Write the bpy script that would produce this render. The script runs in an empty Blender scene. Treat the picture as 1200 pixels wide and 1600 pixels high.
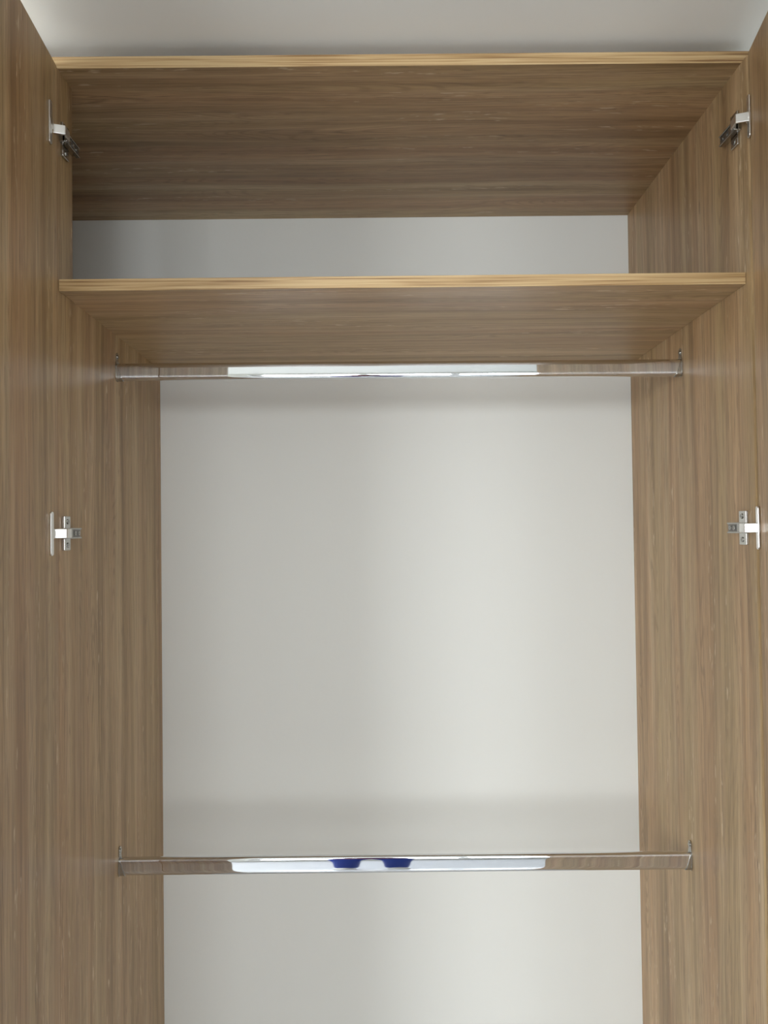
import bpy, bmesh, math, random
from mathutils import Matrix, Vector
random.seed(7)
scene = bpy.context.scene
C = scene.collection

# ------------------------------------------------------------------ camera
cam_data = bpy.data.cameras.new('camera')
cam_data.sensor_fit = 'HORIZONTAL'
cam_data.sensor_width = 36.0
cam_data.lens = 36.0                       # 1200 px focal length on a 1200 px wide frame
cam_data.clip_start = 0.005
camera = bpy.data.objects.new('camera', cam_data)
C.objects.link(camera)
scene.camera = camera
CX, CY, CZ = -0.0421, -1.1871, 1.5
yaw, pitch, roll = 0.0065, 0.0198, -0.0125
cy_, sy_ = math.cos(yaw), math.sin(yaw)
cp_, sp_ = math.cos(pitch), math.sin(pitch)
cr_, sr_ = math.cos(roll), math.sin(roll)
vx = Vector((cy_, -sy_, 0)); vy = Vector((sy_, cy_, 0)); vz = Vector((0, 0, 1))
fw = vy * cp_ + vz * sp_
up0 = vz * cp_ - vy * sp_
right = vx * cr_ + up0 * sr_
up = up0 * cr_ - vx * sr_
m = Matrix((right, up, -fw)).transposed().to_4x4()
m.translation = Vector((CX, CY, CZ))
camera.matrix_world = m

# ------------------------------------------------------------------ light
scene.view_settings.view_transform = 'Standard'
scene.view_settings.look = 'None'
scene.view_settings.gamma = 1.0
scene.view_settings.exposure = 0.0
scene.view_settings.use_curve_mapping = False
world = bpy.data.worlds.new('overcast_sky')
scene.world = world
world.use_nodes = True
world.node_tree.nodes['Background'].inputs[0].default_value = (0.80, 0.90, 1.0, 1)
world.node_tree.nodes['Background'].inputs[1].default_value = 2.0

RY = -2.5                                            # room side of the window wall
WZ0, WZ1 = 0.60, 2.08                                 # window sill and head
WINDOWS = [(-2.75, -1.15, 150), (-0.75, 0.98, 60)]   # x from, x to, daylight in watts (right one set weaker so the wall brightens to the right)
for k_, (wx0, wx1, watt) in enumerate(WINDOWS):
    day = bpy.data.lights.new('window_daylight', 'AREA')
    day.shape = 'RECTANGLE'
    day.size = wx1 - wx0 + 0.12
    day.size_y = WZ1 - WZ0 + 0.2
    day.energy = watt
    day.color = (0.92, 0.965, 1.0)
    day_o = bpy.data.objects.new('window_daylight', day)
    C.objects.link(day_o)
    day_o.location = ((wx0 + wx1) / 2, RY - 0.62, 0.12 + (WZ0 + WZ1) / 2)
    day_o.rotation_euler = (math.radians(62), 0, 0)  # shines towards +y and down, as the sky above the roofs does
    day.spread = math.radians(125)

# ------------------------------------------------------------------ materials
def new_mat(name):
    mt = bpy.data.materials.new(name); mt.use_nodes = True
    nt = mt.node_tree; b = nt.nodes['Principled BSDF']
    return mt, nt, b

def plain(name, col, rough=0.5, metal=0.0, bump=0.0, bscale=60.0, spec=0.5):
    mt, nt, b = new_mat(name)
    b.inputs['Base Color'].default_value = (*col, 1)
    b.inputs['Roughness'].default_value = rough
    b.inputs['Metallic'].default_value = metal
    b.inputs['Specular IOR Level'].default_value = spec
    if bump:
        tc = nt.nodes.new('ShaderNodeTexCoord')
        n = nt.nodes.new('ShaderNodeTexNoise'); n.inputs['Scale'].default_value = bscale
        n.inputs['Detail'].default_value = 4
        bp = nt.nodes.new('ShaderNodeBump'); bp.inputs['Strength'].default_value = bump
        bp.inputs['Distance'].default_value = 0.001
        nt.links.new(tc.outputs['Object'], n.inputs['Vector'])
        nt.links.new(n.outputs['Fac'], bp.inputs['Height'])
        nt.links.new(bp.outputs['Normal'], b.inputs['Normal'])
    return mt

def srgb(r, g, b):
    f = lambda c: (c / 255 / 12.92) if c / 255 <= 0.04045 else ((c / 255 + 0.055) / 1.055) ** 2.4
    return (f(r), f(g), f(b))

def wood(name, axis, seed, tint=(1.20, 1.175, 1.13), contrast=1.0, rough=0.42):
    """oak-look melamine; grain runs along the object's own axis"""
    mt, nt, b = new_mat(name)
    N, L = nt.nodes.new, nt.links.new
    tc = N('ShaderNodeTexCoord')
    # slow wander of the grain lines
    def mapping(scale_across, scale_along, off):
        mp = N('ShaderNodeMapping')
        s = [scale_across] * 3
        s['xyz'.index(axis)] = scale_along
        mp.inputs['Scale'].default_value = s
        mp.inputs['Location'].default_value = (off, off * 1.7, off * 0.6)
        return mp
    warp_m = mapping(9, 1.6, seed * 3.1)
    warp = N('ShaderNodeTexNoise'); warp.inputs['Scale'].default_value = 1; warp.inputs['Detail'].default_value = 3
    L(tc.outputs['Object'], warp_m.inputs['Vector']); L(warp_m.outputs['Vector'], warp.inputs['Vector'])
    sub = N('ShaderNodeVectorMath'); sub.operation = 'SUBTRACT'; sub.inputs[1].default_value = (.5, .5, .5)
    L(warp.outputs['Color'], sub.inputs[0])
    scl = N('ShaderNodeVectorMath'); scl.operation = 'SCALE'; scl.inputs['Scale'].default_value = 0.030
    L(sub.outputs[0], scl.inputs[0])
    add = N('ShaderNodeVectorMath'); add.operation = 'ADD'
    L(tc.outputs['Object'], add.inputs[0]); L(scl.outputs[0], add.inputs[1])
    def noise(across, along, off, detail=3, r=0.5):
        mp = mapping(across, along, off)
        n = N('ShaderNodeTexNoise'); n.inputs['Scale'].default_value = 1
        n.inputs['Detail'].default_value = detail; n.inputs['Roughness'].default_value = r
        L(add.outputs[0], mp.inputs['Vector']); L(mp.outputs['Vector'], n.inputs['Vector'])
        return n.outputs['Fac']
    def ramp(src, stops):
        cr = N('ShaderNodeValToRGB')
        while len(cr.color_ramp.elements) > 1: cr.color_ramp.elements.remove(cr.color_ramp.elements[0])
        cr.color_ramp.elements[0].position = stops[0][0]; cr.color_ramp.elements[0].color = (*stops[0][1], 1)
        for p, c in stops[1:]:
            e = cr.color_ramp.elements.new(p); e.color = (*c, 1)
        L(src, cr.inputs[0]); return cr.outputs['Color']
    def mix(a, c, fac, mode='MIX'):
        mx = N('ShaderNodeMix'); mx.data_type = 'RGBA'; mx.blend_type = mode
        for sock, v in ((mx.inputs[6], a), (mx.inputs[7], c), (mx.inputs[0], fac)):
            if isinstance(v, (int, float)): sock.default_value = v
            elif isinstance(v, tuple): sock.default_value = (*v, 1)
            else: L(v, sock)
        return mx.outputs[2]
    def tn(c): return tuple(c[i] * tint[i] for i in range(3))
    base = ramp(noise(26, 0.9, seed), [(0.30, tn(srgb(138, 111, 79))), (0.45, tn(srgb(158, 132, 98))),
                                        (0.56, tn(srgb(164, 138, 105))), (0.72, tn(srgb(180, 157, 124)))])
    # broad bands that lean pinkish or olive
    hue = ramp(noise(17, 0.55, seed + 9, 2), [(0.38, (1.03, 0.965, 0.94)), (0.5, (1, 1, 1)), (0.62, (0.965, 1.0, 0.95))])
    col = mix(base, hue, 0.85, 'MULTIPLY')
    # dark broad streaks
    st = ramp(noise(55, 1.4, seed + 21, 3), [(0.28, (0.70, 0.66, 0.61)), (0.41, (0.90, 0.885, 0.87)), (0.53, (1, 1, 1)), (0.72, (1.10, 1.10, 1.09))])
    col = mix(col, st, 0.9 * contrast, 'MULTIPLY')
    # fine lines
    fi = ramp(noise(330, 5.0, seed + 33, 4, 0.6), [(0.30, (0.62, 0.58, 0.54)), (0.48, (1, 1, 1)), (0.70, (1.20, 1.20, 1.18))])
    col = mix(col, fi, 0.85 * contrast, 'MULTIPLY')
    # hair-fine grain
    hf = ramp(noise(800, 16.0, seed + 101, 2, 0.6), [(0.34, (0.80, 0.78, 0.75)), (0.5, (1, 1, 1)), (0.68, (1.12, 1.12, 1.11))])
    col = mix(col, hf, 0.8, 'MULTIPLY')
    # arched growth-ring figure in scattered patches
    rn = noise(13, 1.5, seed + 81, 1)
    mul = N('ShaderNodeMath'); mul.operation = 'MULTIPLY'; mul.inputs[1].default_value = 190.0
    L(rn, mul.inputs[0])
    sn = N('ShaderNodeMath'); sn.operation = 'SINE'; L(mul.outputs[0], sn.inputs[0])
    ring = ramp(sn.outputs[0], [(0.0, (1.05, 1.05, 1.05)), (0.55, (0.97, 0.965, 0.96)), (0.95, (0.80, 0.775, 0.74))])
    patch = ramp(noise(11, 1.3, seed + 91, 2), [(0.50, (0, 0, 0)), (0.62, (1, 1, 1))])
    col = mix(col, mix(col, ring, 1.0, 'MULTIPLY'), mix((0, 0, 0), patch, 0.8))
    # short dark pores and pale limed flecks, gathered in some bands
    band = ramp(noise(24, 1.1, seed + 41, 2), [(0.48, (0, 0, 0)), (0.62, (1, 1, 1))])
    pores = ramp(noise(300, 22.0, seed + 51, 2), [(0.62, (0, 0, 0)), (0.72, (1, 1, 1))])
    pm = mix(pores, band, 1.0, 'MULTIPLY')
    col = mix(col, tn(srgb(104, 82, 58)), mix((0, 0, 0), pm, 0.8))
    band2 = ramp(noise(30, 2.2, seed + 61, 2), [(0.56, (0, 0, 0)), (0.64, (1, 1, 1))])
    fl = ramp(noise(170, 30.0, seed + 71, 2), [(0.60, (0, 0, 0)), (0.68, (1, 1, 1))])
    fm = mix(fl, band2, 1.0, 'MULTIPLY')
    col = mix(col, tn(srgb(196, 178, 148)), mix((0, 0, 0), fm, 0.75))
    L(col, b.inputs['Base Color'])
    b.inputs['Roughness'].default_value = rough
    b.inputs['Specular IOR Level'].default_value = 0.5
    bp = N('ShaderNodeBump'); bp.inputs['Strength'].default_value = 0.12; bp.inputs['Distance'].default_value = 0.0004
    L(fi, bp.inputs['Height']); L(bp.outputs['Normal'], b.inputs['Normal'])
    return mt

def edge_wood(name, axis, seed):
    mt, nt, b = new_mat(name)
    N, L = nt.nodes.new, nt.links.new
    tc = N('ShaderNodeTexCoord')
    mp = N('ShaderNodeMapping'); s = [330.0] * 3; s['xyz'.index(axis)] = 4.5
    mp.inputs['Scale'].default_value = s; mp.inputs['Location'].default_value = (seed, seed, seed)
    n = N('ShaderNodeTexNoise'); n.inputs['Scale'].default_value = 1; n.inputs['Detail'].default_value = 3
    n.inputs['Distortion'].default_value = 0.4
    cr = N('ShaderNodeValToRGB')
    e = cr.color_ramp.elements
    e[0].position = 0.33; e[0].color = (*srgb(134, 100, 62), 1)
    e[1].position = 0.62; e[1].color = (*srgb(196, 168, 124), 1)
    k = e.new(0.46); k.color = (*srgb(176, 144, 99), 1)
    L(tc.outputs['Object'], mp.inputs['Vector']); L(mp.outputs['Vector'], n.inputs['Vector'])
    L(n.outputs['Fac'], cr.inputs[0]); L(cr.outputs['Color'], b.inputs['Base Color'])
    b.inputs['Roughness'].default_value = 0.45
    return mt

M = {}
M['oak_left'] = wood('oak_vertical_left', 'z', 2.0)
M['oak_right'] = wood('oak_vertical_right', 'z', 14.0)
M['oak_door_left'] = wood('oak_door_left', 'z', 27.0)
M['oak_door_right'] = wood('oak_door_right', 'z', 38.0)
M['oak_top'] = wood('oak_horizontal_top', 'x', 5.0)
M['oak_shelf'] = wood('oak_horizontal_shelf', 'x', 61.0)
M['edge_x'] = edge_wood('oak_edge_band_horizontal', 'x', 3.0)
M['paint'] = plain('white_wall_paint', srgb(225, 225, 219), 0.55, bump=0.15, bscale=90)
M['ceiling'] = plain('white_ceiling_paint', srgb(248, 247, 240), 0.7, bump=0.12, bscale=90)
M['floor'] = plain('pale_glossy_floor', srgb(212, 214, 217), 0.15)
M['chrome'] = plain('chrome', (0.76, 0.77, 0.78), 0.03, 1.0)
M['nickel'] = plain('nickel_plated_steel', (0.46, 0.45, 0.42), 0.26, 1.0)
M['nickel_plate'] = plain('mounting_plate_steel', (0.56, 0.55, 0.52), 0.14, 1.0)
M['nickel_bright'] = plain('bright_nickel_plated_steel', (0.88, 0.87, 0.85), 0.30, 1.0)
M['nickel_dark'] = plain('nickel_recess', (0.22, 0.21, 0.20), 0.35, 1.0)
M['frame'] = plain('white_window_frame', srgb(232, 232, 230), 0.35)
M['white_plastic'] = plain('white_sill', srgb(235, 235, 232), 0.3)
M['skin'] = plain('skin', srgb(205, 160, 135), 0.5)
M['hair'] = plain('dark_hair', srgb(50, 36, 28), 0.55)
M['denim'] = plain('blue_denim', srgb(38, 62, 150), 0.8, bump=0.4, bscale=400)
M['shirt'] = plain('plum_cotton', srgb(112, 60, 92), 0.8)
M['shoe'] = plain('white_shoe', srgb(225, 225, 222), 0.6)
M['phone'] = plain('phone_back', srgb(40, 42, 46), 0.25)
gm, gnt, gb = new_mat('window_glass')
gb.inputs['Base Color'].default_value = (1, 1, 1, 1); gb.inputs['Roughness'].default_value = 0.02
tr = gnt.nodes.new('ShaderNodeBsdfTransparent'); mxs = gnt.nodes.new('ShaderNodeMixShader')
mxs.inputs[0].default_value = 0.06
gnt.links.new(tr.outputs[0], mxs.inputs[1]); gnt.links.new(gb.outputs[0], mxs.inputs[2])
gnt.links.new(mxs.outputs[0], gnt.nodes['Material Output'].inputs['Surface'])
M['glass'] = gm

# ------------------------------------------------------------------ mesh helpers
def obj(name, bm, mat, parent=None, smooth=False, bevel=0.0, seg=2):
    me = bpy.data.meshes.new(name)
    bmesh.ops.recalc_face_normals(bm, faces=bm.faces)
    bm.to_mesh(me); bm.free()
    o = bpy.data.objects.new(name, me); C.objects.link(o)
    for mt in (mat if isinstance(mat, (list, tuple)) else [mat]): me.materials.append(mt)
    if smooth:
        for p in me.polygons: p.use_smooth = True
    if bevel:
        md = o.modifiers.new('bevel', 'BEVEL'); md.width = bevel; md.segments = seg
        md.limit_method = 'ANGLE'; md.angle_limit = math.radians(40)
    if parent: o.parent = parent
    return o

def box(bm, x0, x1, y0, y1, z0, z1, mi=0):
    v = [bm.verts.new(p) for p in ((x0, y0, z0), (x1, y0, z0), (x1, y1, z0), (x0, y1, z0),
                                   (x0, y0, z1), (x1, y0, z1), (x1, y1, z1), (x0, y1, z1))]
    for f in ((0, 3, 2, 1), (4, 5, 6, 7), (0, 1, 5, 4), (1, 2, 6, 5), (2, 3, 7, 6), (3, 0, 4, 7)):
        bm.faces.new([v[i] for i in f]).material_index = mi
    return bm

def prism(bm, pts, z0, z1, axes='xyz', mi=0):
    """closed outline pts (a, b) in the first two axes, extruded along the third"""
    ia, ib, ic = ('xyz'.index(a) for a in axes)
    def mk(a, b, c):
        p = [0, 0, 0]; p[ia] = a; p[ib] = b; p[ic] = c; return bm.verts.new(p)
    lo = [mk(a, b, z0) for a, b in pts]; hi = [mk(a, b, z1) for a, b in pts]
    bm.faces.new(lo[::-1]).material_index = mi; bm.faces.new(hi).material_index = mi
    n = len(pts)
    for i in range(n):
        bm.faces.new((lo[i], lo[(i + 1) % n], hi[(i + 1) % n], hi[i])).material_index = mi
    return bm

def disc(bm, c, r, h, axis='x', n=20, mi=0):
    pts = [(c[0] + r * math.cos(2 * math.pi * i / n), c[1] + r * math.sin(2 * math.pi * i / n)) for i in range(n)]
    ax = {'x': 'yzx', 'y': 'xzy', 'z': 'xyz'}[axis]
    return prism(bm, pts, c[2], c[2] + h, ax, mi)

def empty(name, loc=(0, 0, 0), label=None, cat=None, group=None):
    o = bpy.data.objects.new(name, None); C.objects.link(o); o.location = loc
    o.empty_display_size = 0.05
    tag(o, label, cat, group); return o

def tag(o, label=None, cat=None, group=None, kind=None):
    if label: o['label'] = label
    if cat: o['category'] = cat
    if group: o['group'] = group
    if kind: o['kind'] = kind
    return o

def struct(name, bm, mat, label=None, **k):
    o = obj(name, bm, mat, **k); o['kind'] = 'structure'
    if label: o['label'] = label
    return o

# ------------------------------------------------------------------ setting
YB = 0.5904                  # face of the wall behind the wardrobe
XL, XR = -3.0, 2.2
CEIL = 2.264
struct('floor', box(bmesh.new(), XL - .1, XR + .1, RY - .1, YB + .1, -0.1, 0), M['floor'], 'pale glossy floor of the room')
struct('ceiling', box(bmesh.new(), XL - .1, XR + .1, RY - .1, YB + .1, CEIL, CEIL + .1), M['ceiling'], 'white painted ceiling just above the wardrobe')
struct('wall_back', box(bmesh.new(), XL - .1, XR + .1, YB, YB + .1, 0, CEIL), M['paint'], 'white painted wall seen through the open-backed wardrobe')
struct('wall_left', box(bmesh.new(), XL - .1, XL, RY, YB, 0, CEIL), M['paint'])
struct('wall_right', box(bmesh.new(), XR, XR + .1, RY, YB, 0, CEIL), M['paint'])
wb = bmesh.new()
box(wb, XL - .1, XR + .1, RY - .25, RY, 0, WZ0); box(wb, XL - .1, XR + .1, RY - .25, RY, WZ1, CEIL)
piers = [XL - .1] + [x for w_ in WINDOWS for x in w_[:2]] + [XR + .1]
for q in range(0, len(piers), 2): box(wb, piers[q], piers[q + 1], RY - .25, RY, WZ0, WZ1)
struct('wall_front', wb, M['paint'])
def window(i, x0, x1, mullions):
    b = bmesh.new(); y0, y1 = RY - .2, RY - .14
    box(b, x0, x1, y0, y1, WZ0, WZ0 + .06); box(b, x0, x1, y0, y1, WZ1 - .06, WZ1)
    box(b, x0, x0 + .06, y0, y1, WZ0 + .06, WZ1 - .06); box(b, x1 - .06, x1, y0, y1, WZ0 + .06, WZ1 - .06)
    for x in mullions: box(b, x - .03, x + .03, y0, y1, WZ0 + .06, WZ1 - .06)
    w = struct('window_%d' % i, b, M['frame'], bevel=.004)
    obj('window_glass', box(bmesh.new(), x0 + .05, x1 - .05, RY - .172, RY - .168, WZ0 + .05, WZ1 - .05), M['glass'], w)
    obj('window_sill', box(bmesh.new(), x0 - .04, x1 + .04, RY - .14, RY + .04, WZ0 - .03, WZ0 + .002), M['white_plastic'], w, bevel=.004)
window(1, *WINDOWS[0][:2], (-1.95,))
window(2, *WINDOWS[1][:2], (-0.12, 0.40))

# ------------------------------------------------------------------ wardrobe
HW = 0.535                   # half the clear width at the front
BL, BR = -0.5455, 0.5471     # clear width at the wall
D = YB - 0.001
T = 0.0185
ZTOP = 2.2217                # underside of the top board
ZSH = 1.8724                 # underside of the shelf
FAR = -0.80                  # inner face of the far left end panel, out of sight, set close in to darken the left cavity
FRL, FRR = -0.003, -0.016    # front edges of the two side panels
wardrobe = empty('wardrobe', (0, 0, 0), 'open-backed oak-look wardrobe with both doors swung open, filling the whole photo', 'wardrobe')

# left side panel: full depth below the shelf, only a narrow stile above it
eb = 0.0012
b = bmesh.new()
xo = lambda y, xf, xb: xf + (xb - xf) * y / D
th = 0.0185
def splay(b, pts_yz, xf, xb, outward):
    """side board outline in (y, z), inner face following the splay"""
    inn = [b.verts.new((xo(y, xf, xb), y, z)) for y, z in pts_yz]
    out = [b.verts.new((xo(y, xf, xb) + outward * th, y, z)) for y, z in pts_yz]
    b.faces.new(inn); b.faces.new(out[::-1])
    n = len(inn)
    for i in range(n): b.faces.new((inn[i], inn[(i + 1) % n], out[(i + 1) % n], out[i]))
    return b
splay(b, [(FRL + eb, 0), (D, 0), (D, ZSH), (0.0585, ZSH), (0.0585, ZTOP), (FRL + eb, ZTOP)], -HW, BL, -1)
sl = obj('side_panel', b, M['oak_left'], wardrobe)
obj('edge_band', box(bmesh.new(), -HW - th, -HW, FRL, FRL + eb, 0, ZTOP), M['oak_left'], sl)
b = bmesh.new(); splay(b, [(FRR + eb, 0), (D, 0), (D, ZTOP), (FRR + eb, ZTOP)], HW, BR, 1)
sr = obj('side_panel', b, M['oak_right'], wardrobe)
obj('edge_band', box(bmesh.new(), HW, HW + th, FRR, FRR + eb, 0, ZTOP), M['oak_right'], sr)
# end panel of the part that carries on to the left behind the open door, with an unseen closed front added to keep the cavity dark
obj('side_panel', box(bmesh.new(), FAR - th, FAR, 0, D, 0, ZTOP), M['oak_left'], wardrobe)
obj('door', box(bmesh.new(), FAR - th, -HW - th - .028, -.021, -.003, 0.06, ZTOP - .002), M['oak_left'], wardrobe, bevel=.001)

# top board and shelf, both running on to the left past the stile
tp = obj('top_panel', prism(bmesh.new(), [(FAR - th, eb), (HW + th, eb), (BR + th, D), (FAR - th, D)], ZTOP, ZTOP + T), M['oak_top'], wardrobe)
obj('edge_band', box(bmesh.new(), FAR - th, HW + th, 0, eb, ZTOP, ZTOP + T), M['edge_x'], tp, bevel=.0006)
g = 0.0006
sh = obj('shelf', prism(bmesh.new(), [(-HW + g, eb), (HW - g, eb), (BR - g, D), (FAR, D), (FAR, .0595), (-HW + g, .0595)], ZSH, ZSH + T), M['oak_shelf'], wardrobe)
obj('edge_band', box(bmesh.new(), -HW + g, HW - g, 0, eb, ZSH, ZSH + T), M['edge_x'], sh, bevel=.0006)

# doors: local origin on the inner face at the hinge edge, local -y runs to the free edge
def door(side, hinge_xy, deg, width, ztop, mat):
    b = bmesh.new()
    o_ = 1 if side > 0 else -1
    x0, x1 = (0, 0.019) if side > 0 else (-0.019, 0)
    box(b, x0, x1, -width, 0, 0.02, ztop)
    o = obj('door', b, mat, wardrobe, bevel=.0012, seg=3)
    o.location = (hinge_xy[0], hinge_xy[1], 0)
    # positive lean swings the free edge towards the middle
    o.rotation_euler = (0, 0, -side * math.radians(deg))
    return o
dl = door(-1, (-0.534, -0.005), 5.2, 0.545, 2.2225, M['oak_door_left'])
dr = door(1, (0.5369, -0.018), 10.9, 0.545, 2.2265, M['oak_door_right'])

# ------------------------------------------------------------------ hinges
# local frame: x away from the side panel into the wardrobe, y deeper, z up; mirrored for the right side
def slab(b, x0, x1, y0, y1, z0, z1, s, mi=0):
    if s < 0: x0, x1 = -x1, -x0
    return box(b, x0, x1, y0, y1, z0, z1, mi)

def make_hinge(s, lean, dx, dy):
    """s = +1 for the left panel (opens towards +x), -1 for the right one"""
    b = bmesh.new()
    # arm: long body behind the elbow, with raised cheeks
    slab(b, .0065, .0105, .001, .057, -.0085, .0085, s)
    slab(b, .0105, .0125, .001, .057, -.0085, -.0062, s)
    slab(b, .0105, .0125, .001, .057, .0062, .0085, s)
    slab(b, .0040, .0140, .001, .012, -.0075, .0075, s)
    arm = obj('hinge', b, M['nickel'], wardrobe, bevel=.0006)
    arm['label'] = 'nickel-plated concealed hinge'
    # elbow piece that reaches to the cup in the door
    b = bmesh.new()
    pts = [(-.0020, -.0245), (.0184, -.0170), (.0190, -.0155), (.0165, .006), (.0140, .006), (.0160, -.0135), (-.0020, -.0205)]
    if s < 0: pts = [(-x, y) for x, y in pts]
    prism(b, pts, -.0070, .0070, 'xyz')
    obj('elbow', b, M['nickel_bright'], arm, bevel=.0008)
    # mounting plate with its two wings
    b = bmesh.new()
    slab(b, 0, .0045, .009, .032, -.0268, .0268, s)
    slab(b, 0, .0066, .004, .052, -.0072, .0072, s)
    obj('mounting_plate', b, M['nickel_plate'], arm, bevel=.0008)
    # screws: two on the arm, one on each wing
    for (y, z, xx, r) in ((.034, 0, .0105, .0036), (.048, 0, .0105, .0036), (.022, .0185, .0045, .0042), (.022, -.0185, .0045, .0042), ):
        b = bmesh.new()
        disc(b, (y, z, xx if s > 0 else -xx - .0012), r, .0012, 'x', 18)
        x0 = xx + .0012
        slab(b, x0 - .0002, x0 + .0002, y - r * .75, y + r * .75, z - .0006, z + .0006, s, 1)
        slab(b, x0 - .0002, x0 + .0002, y - .0006, y + .0006, z - r * .75, z + r * .75, s, 1)
        obj('screw', b, [M['nickel'], M['nickel_dark']], arm)
    # dark adjusting slot between the arm screws
    b = bmesh.new(); slab(b, .0102, .0107, .026, .055, -.0058, .0058, s)
    obj('adjusting_slot', b, M['nickel_dark'], arm)
    # cup flange screwed on the door's inner face
    b = bmesh.new()
    n = 10; hw, hl = .0057, .0330
    out = []
    for k in range(n + 1):
        a = math.pi * k / n; out.append((hw * math.cos(a), hl - hw * .6 + hw * .6 * math.sin(a)))
    for k in range(n + 1):
        a = math.pi + math.pi * k / n; out.append((hw * math.cos(a), -hl + hw * .6 + hw * .6 * math.sin(a)))
    x0, x1 = (0, .0022) if s > 0 else (-.0022, 0)
    prism(b, out, x0, x1, 'yzx')
    ring = []
    for k in range(24):
        a = 2 * math.pi * k / 24; ring.append((.004 + .0080 * math.cos(a), .0080 * math.sin(a)))
    prism(b, ring, x0, .0026, 'yzx') if s > 0 else prism(b, ring, -.0026, 0, 'yzx')
    fl = obj('cup_flange', b, M['nickel_bright'], arm, bevel=.0005)
    fl.location = (dx, dy, 0); fl.rotation_euler = (0, 0, s * math.radians(lean))
    return arm

def copy_tree(o, parent=None):
    c = o.copy(); C.objects.link(c); c.parent = parent
    for ch in list(o.children): copy_tree(ch, c)
    return c

hl = make_hinge(1, 5.2, 0.0046, -0.0405)
hr = make_hinge(-1, 10.9, -0.0002, -0.0225)
hl.location = (-HW, FRL + .003, 1.4965)
hl2 = copy_tree(hl, wardrobe); hl2.location = (-HW, FRL + .003, 2.1160)
hr.location = (HW, 0.0, 1.4920)
hr2 = copy_tree(hr, wardrobe); hr2.location = (HW, 0.0, 2.1245)

# ------------------------------------------------------------------ clothes rails
def rail_profile(a, bz, n=3.2, k=96):
    pts = []
    for i in range(k):
        t = 2 * math.pi * i / k
        c, s_ = math.cos(t), math.sin(t)
        z = abs(s_) ** 0.8                       # flat sides, rounded top and bottom
        pts.append((a * math.copysign(max(0.0, 1 - z ** 6) ** (1 / 2.2), c), bz * math.copysign(z, s_)))
    return pts

def rail(zl, zr, label):
    y = 0.277
    xl = xo(y, -HW, BL) + .0005; xr = xo(y, HW, BR) - .0005
    root = empty('clothes_rail', ((xl + xr) / 2, y, (zl + zr) / 2), label, 'clothes rail', 'clothes rails')
    cx, cz = (xl + xr) / 2, (zl + zr) / 2
    slope = math.atan2(zr - zl, xr - xl)
    b = bmesh.new()
    half = (xr - xl) / 2 - .0020
    prism(b, rail_profile(.0075, .0165), -half, half, 'yzx')
    tube = obj('tube', b, M['chrome'], root, smooth=True)
    tube.rotation_euler = (0, -slope, 0)
    md = tube.modifiers.new('e', 'EDGE_SPLIT'); md.split_angle = math.radians(50)
    for s in (1, -1):
        b = bmesh.new()
        # cup: open-topped saddle around the lower part of the tube, slanting down away from the panel
        o_p = rail_profile(.0086, .0176); i_p = rail_profile(.0078, .0168)
        K = len(o_p)
        wall, tip = 0.0, 0.0125
        def X(z):  # length of the cup along the tube at height z
            t = max(0, min(1, (z + .0182) / .0310))
            return tip * (1 - t) + .0030 * t
        sel = [k for k in range(K) if o_p[k][1] < .0135]
        sel.sort(key=lambda k: (k - K // 4) % K)
        rows = []
        for k in sel:
            (yo, zo), (yi, zi) = o_p[k], i_p[k]
            rows.append([b.verts.new((s * wall, yo, zo)), b.verts.new((s * X(zo), yo, zo)),
                         b.verts.new((s * X(zo), yi, zi)), b.verts.new((s * wall, yi, zi))])
        for r0, r1 in zip(rows, rows[1:]):
            for q in range(4): b.faces.new((r0[q], r0[(q + 1) % 4], r1[(q + 1) % 4], r1[q]))
        b.faces.new(rows[0]); b.faces.new(rows[-1][::-1])
        # back plate against the panel with the screw tab rising above the tube
        pl = rail_profile(.0092, .0182)
        plate = [(py, pz) for py, pz in pl if pz < .010]
        plate.sort(key=lambda q: math.atan2(q[1] - .02, q[0]))
        prism(b, [(-.0092, -.010), (-.0060, -.0172), (0, -.0182), (.0060, -.0172), (.0092, -.010), (.0092, .012), (.0062, .020), (.0055, .0345), (0, .0375), (-.0055, .0345), (-.0062, .020), (-.0092, .012)],
              min(0, s * .0016), max(0, s * .0016), 'yzx')
        so = obj('rail_socket', b, M['nickel'], root)
        so.location = (-s * (xr - xl) / 2, 0, (zl if s > 0 else zr) - cz)
        bs = bmesh.new(); disc(bs, (0, .0295, .0016 if s > 0 else -.0034), .0036, .0018, 'x', 16)
        obj('screw', bs, M['nickel'], so)
    return root
rail(1.8020, 1.7985, 'upper chrome clothes rail, close under the shelf')
rail(0.8675, 0.8625, 'lower chrome clothes rail, across the white wall near the bottom')

# ------------------------------------------------------------------ photographer, seen only mirrored in the rails
def skin_mesh(name, verts, edges, radii, mat, parent=None, root=0, sub=2):
    me = bpy.data.meshes.new(name); me.from_pydata(verts, edges, []); me.update()
    o = bpy.data.objects.new(name, me); C.objects.link(o)
    md = o.modifiers.new('skin', 'SKIN'); md.use_smooth_shade = True
    sv = me.skin_vertices[0].data if me.skin_vertices else None
    if sv is None:
        bm = bmesh.new(); bm.from_mesh(me); bm.verts.layers.skin.verify(); bm.to_mesh(me); bm.free()
        sv = me.skin_vertices[0].data
    for i, r in enumerate(radii):
        sv[i].radius = r if isinstance(r, tuple) else (r, r)
        sv[i].use_root = (i == root)
    ms = o.modifiers.new('sub', 'SUBSURF'); ms.levels = sub; ms.render_levels = sub
    me.materials.append(mat)
    if parent: o.parent = parent
    return o

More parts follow.
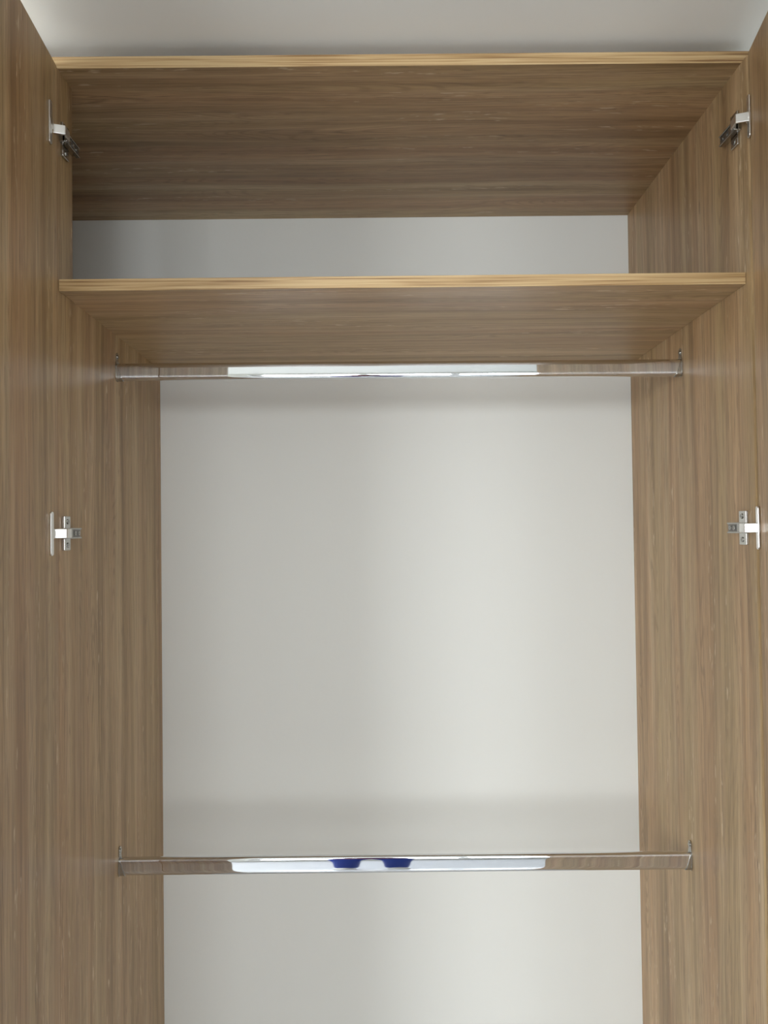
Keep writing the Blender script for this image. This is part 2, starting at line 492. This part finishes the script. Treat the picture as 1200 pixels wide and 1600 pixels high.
PX, PY = -0.09, -1.48
def figure():
    V, E, R = [], [], []
    def v(x, y, z, r, link=None):
        V.append((PX + x, PY + y, z)); R.append(r)
        if link is not None: E.append((link, len(V) - 1))
        return len(V) - 1
    pel = v(0, 0, .92, (.15, .11))
    wa = v(0, .01, 1.06, (.115, .085), pel); ch = v(0, 0, 1.24, (.130, .092), wa)
    up_ = v(0, -.01, 1.35, (.095, .065), ch); nk = v(0, 0, 1.44, .055, up_)
    hd0 = v(0, .02, 1.51, (.062, .075), nk); hd1 = v(0, .02, 1.59, (.075, .09), hd0); v(0, .01, 1.665, (.06, .072), hd1)
    hands = []
    for s in (-1, 1):
        hip = v(s * .09, 0, .84, .085, pel); kn = v(s * .10, .02, .48, .058, hip); v(s * .105, .0, .40, .056, kn)
        cf = v(s * .105, -.01, .32, .055, len(V) - 1); an = v(s * .105, -.02, .09, .038, cf)
        hl_ = v(s * .105, -.03, .05, .036, an); v(s * .115, .14, .035, (.042, .028), hl_)
        shd = v(s * .160, -.01, 1.355, .040, up_); el = v(s * .235, .03, 1.16, .040, shd)
        wr = v(s * .085, .200, 1.40, .026, el); pm = v(s * .068, .238, 1.445, (.032, .017), wr)
        hands.append((s, pm))
        for k in range(4):
            a = v(s * (.062 - .004 * k), .264 + .002 * k, 1.425 + .022 * k, .0085, pm)
            c2 = v(s * (.050 - .002 * k), .286, 1.428 + .022 * k, .0080, a)
            v(s * (.030 - .001 * k), .286, 1.430 + .022 * k, .0072, c2)
        t1 = v(s * .050, .232, 1.485, .0095, pm); v(s * .030, .254, 1.510, .0085, t1)
    return V, E, R
V_, E_, R_ = figure()
person = empty('person', (PX, PY, 0), 'person in blue jeans mirrored in the chrome rails, holding up a phone', 'person')
def rel(vs): return [(x - PX, y - PY, z) for x, y, z in vs]
body = skin_mesh('body', rel(V_), E_, R_, M['skin'], person)
# face, as small volumes that read as nose, eyes, mouth and ears
def blob(name, loc, r, mat, parent):
    b = bmesh.new(); bmesh.ops.create_icosphere(b, subdivisions=3, radius=1.0)
    bmesh.ops.scale(b, vec=r, verts=b.verts)
    o = obj(name, b, mat, parent, smooth=True); o.location = loc; return o
blob('nose', (0, .115, 1.555), (.013, .016, .022), M['skin'], person)
for s in (-1, 1):
    blob('eye', (s * .030, .098, 1.590), (.013, .008, .008), M['hair'], person)
    blob('ear', (s * .078, .015, 1.575), (.010, .018, .030), M['skin'], person)
blob('mouth', (0, .103, 1.515), (.024, .008, .006), plain('lips', srgb(170, 90, 88), .5), person)
blob('hair', (0, -.012, 1.625), (.098, .104, .098), M['hair'], person)
# clothes follow the body
jv = [(0, 0, .99), (0, 0, .90), ]
je = [(0, 1)]; jr = [(.150, .115), (.165, .128)]
for s in (-1, 1):
    n0 = len(jv)
    jv += [(s * .09, 0, .80), (s * .10, .02, .48), (s * .105, -.01, .32), (s * .105, -.02, .055)]
    jr += [.100, .075, .070, .062]
    je += [(1, n0), (n0, n0 + 1), (n0 + 1, n0 + 2), (n0 + 2, n0 + 3)]
skin_mesh('jeans', jv, je, jr, M['denim'], person)
tv = [(0, .005, .88), (0, .01, 1.04), (0, 0, 1.24), (0, -.01, 1.36), (0, -.005, 1.425)]
tr_ = [(.192, .155), (.165, .130), (.175, .132), (.155, .115), (.105, .088)]
te = [(0, 1), (1, 2), (2, 3), (3, 4)]
for s in (-1, 1):
    n0 = len(tv)
    tv += [(s * .168, -.01, 1.365), (s * .237, .03, 1.16), (s * .110, .166, 1.355)]
    tr_ += [.070, .053, .040]; te += [(3, n0), (n0, n0 + 1), (n0 + 1, n0 + 2)]
skin_mesh('top', tv, te, tr_, M['shirt'], person, root=1)
for s in (-1, 1):
    b = bmesh.new(); bmesh.ops.create_icosphere(b, subdivisions=3, radius=1.0)
    for vv in b.verts: vv.co.z = max(vv.co.z, -.55)
    bmesh.ops.scale(b, vec=(.05, .135, .062), verts=b.verts)
    o = obj('shoe', b, M['shoe'], person, smooth=True); o.location = (s * .11, .045, .036)
ph = obj('phone', box(bmesh.new(), -.0375, .0375, -.004, .004, -.075, .075), M['phone'], bevel=.003, seg=3)
ph.location = (CX - .022, CY - .0055, CZ - .057)
tag(ph, 'dark phone held up by the person, mirrored in the rails', 'phone')
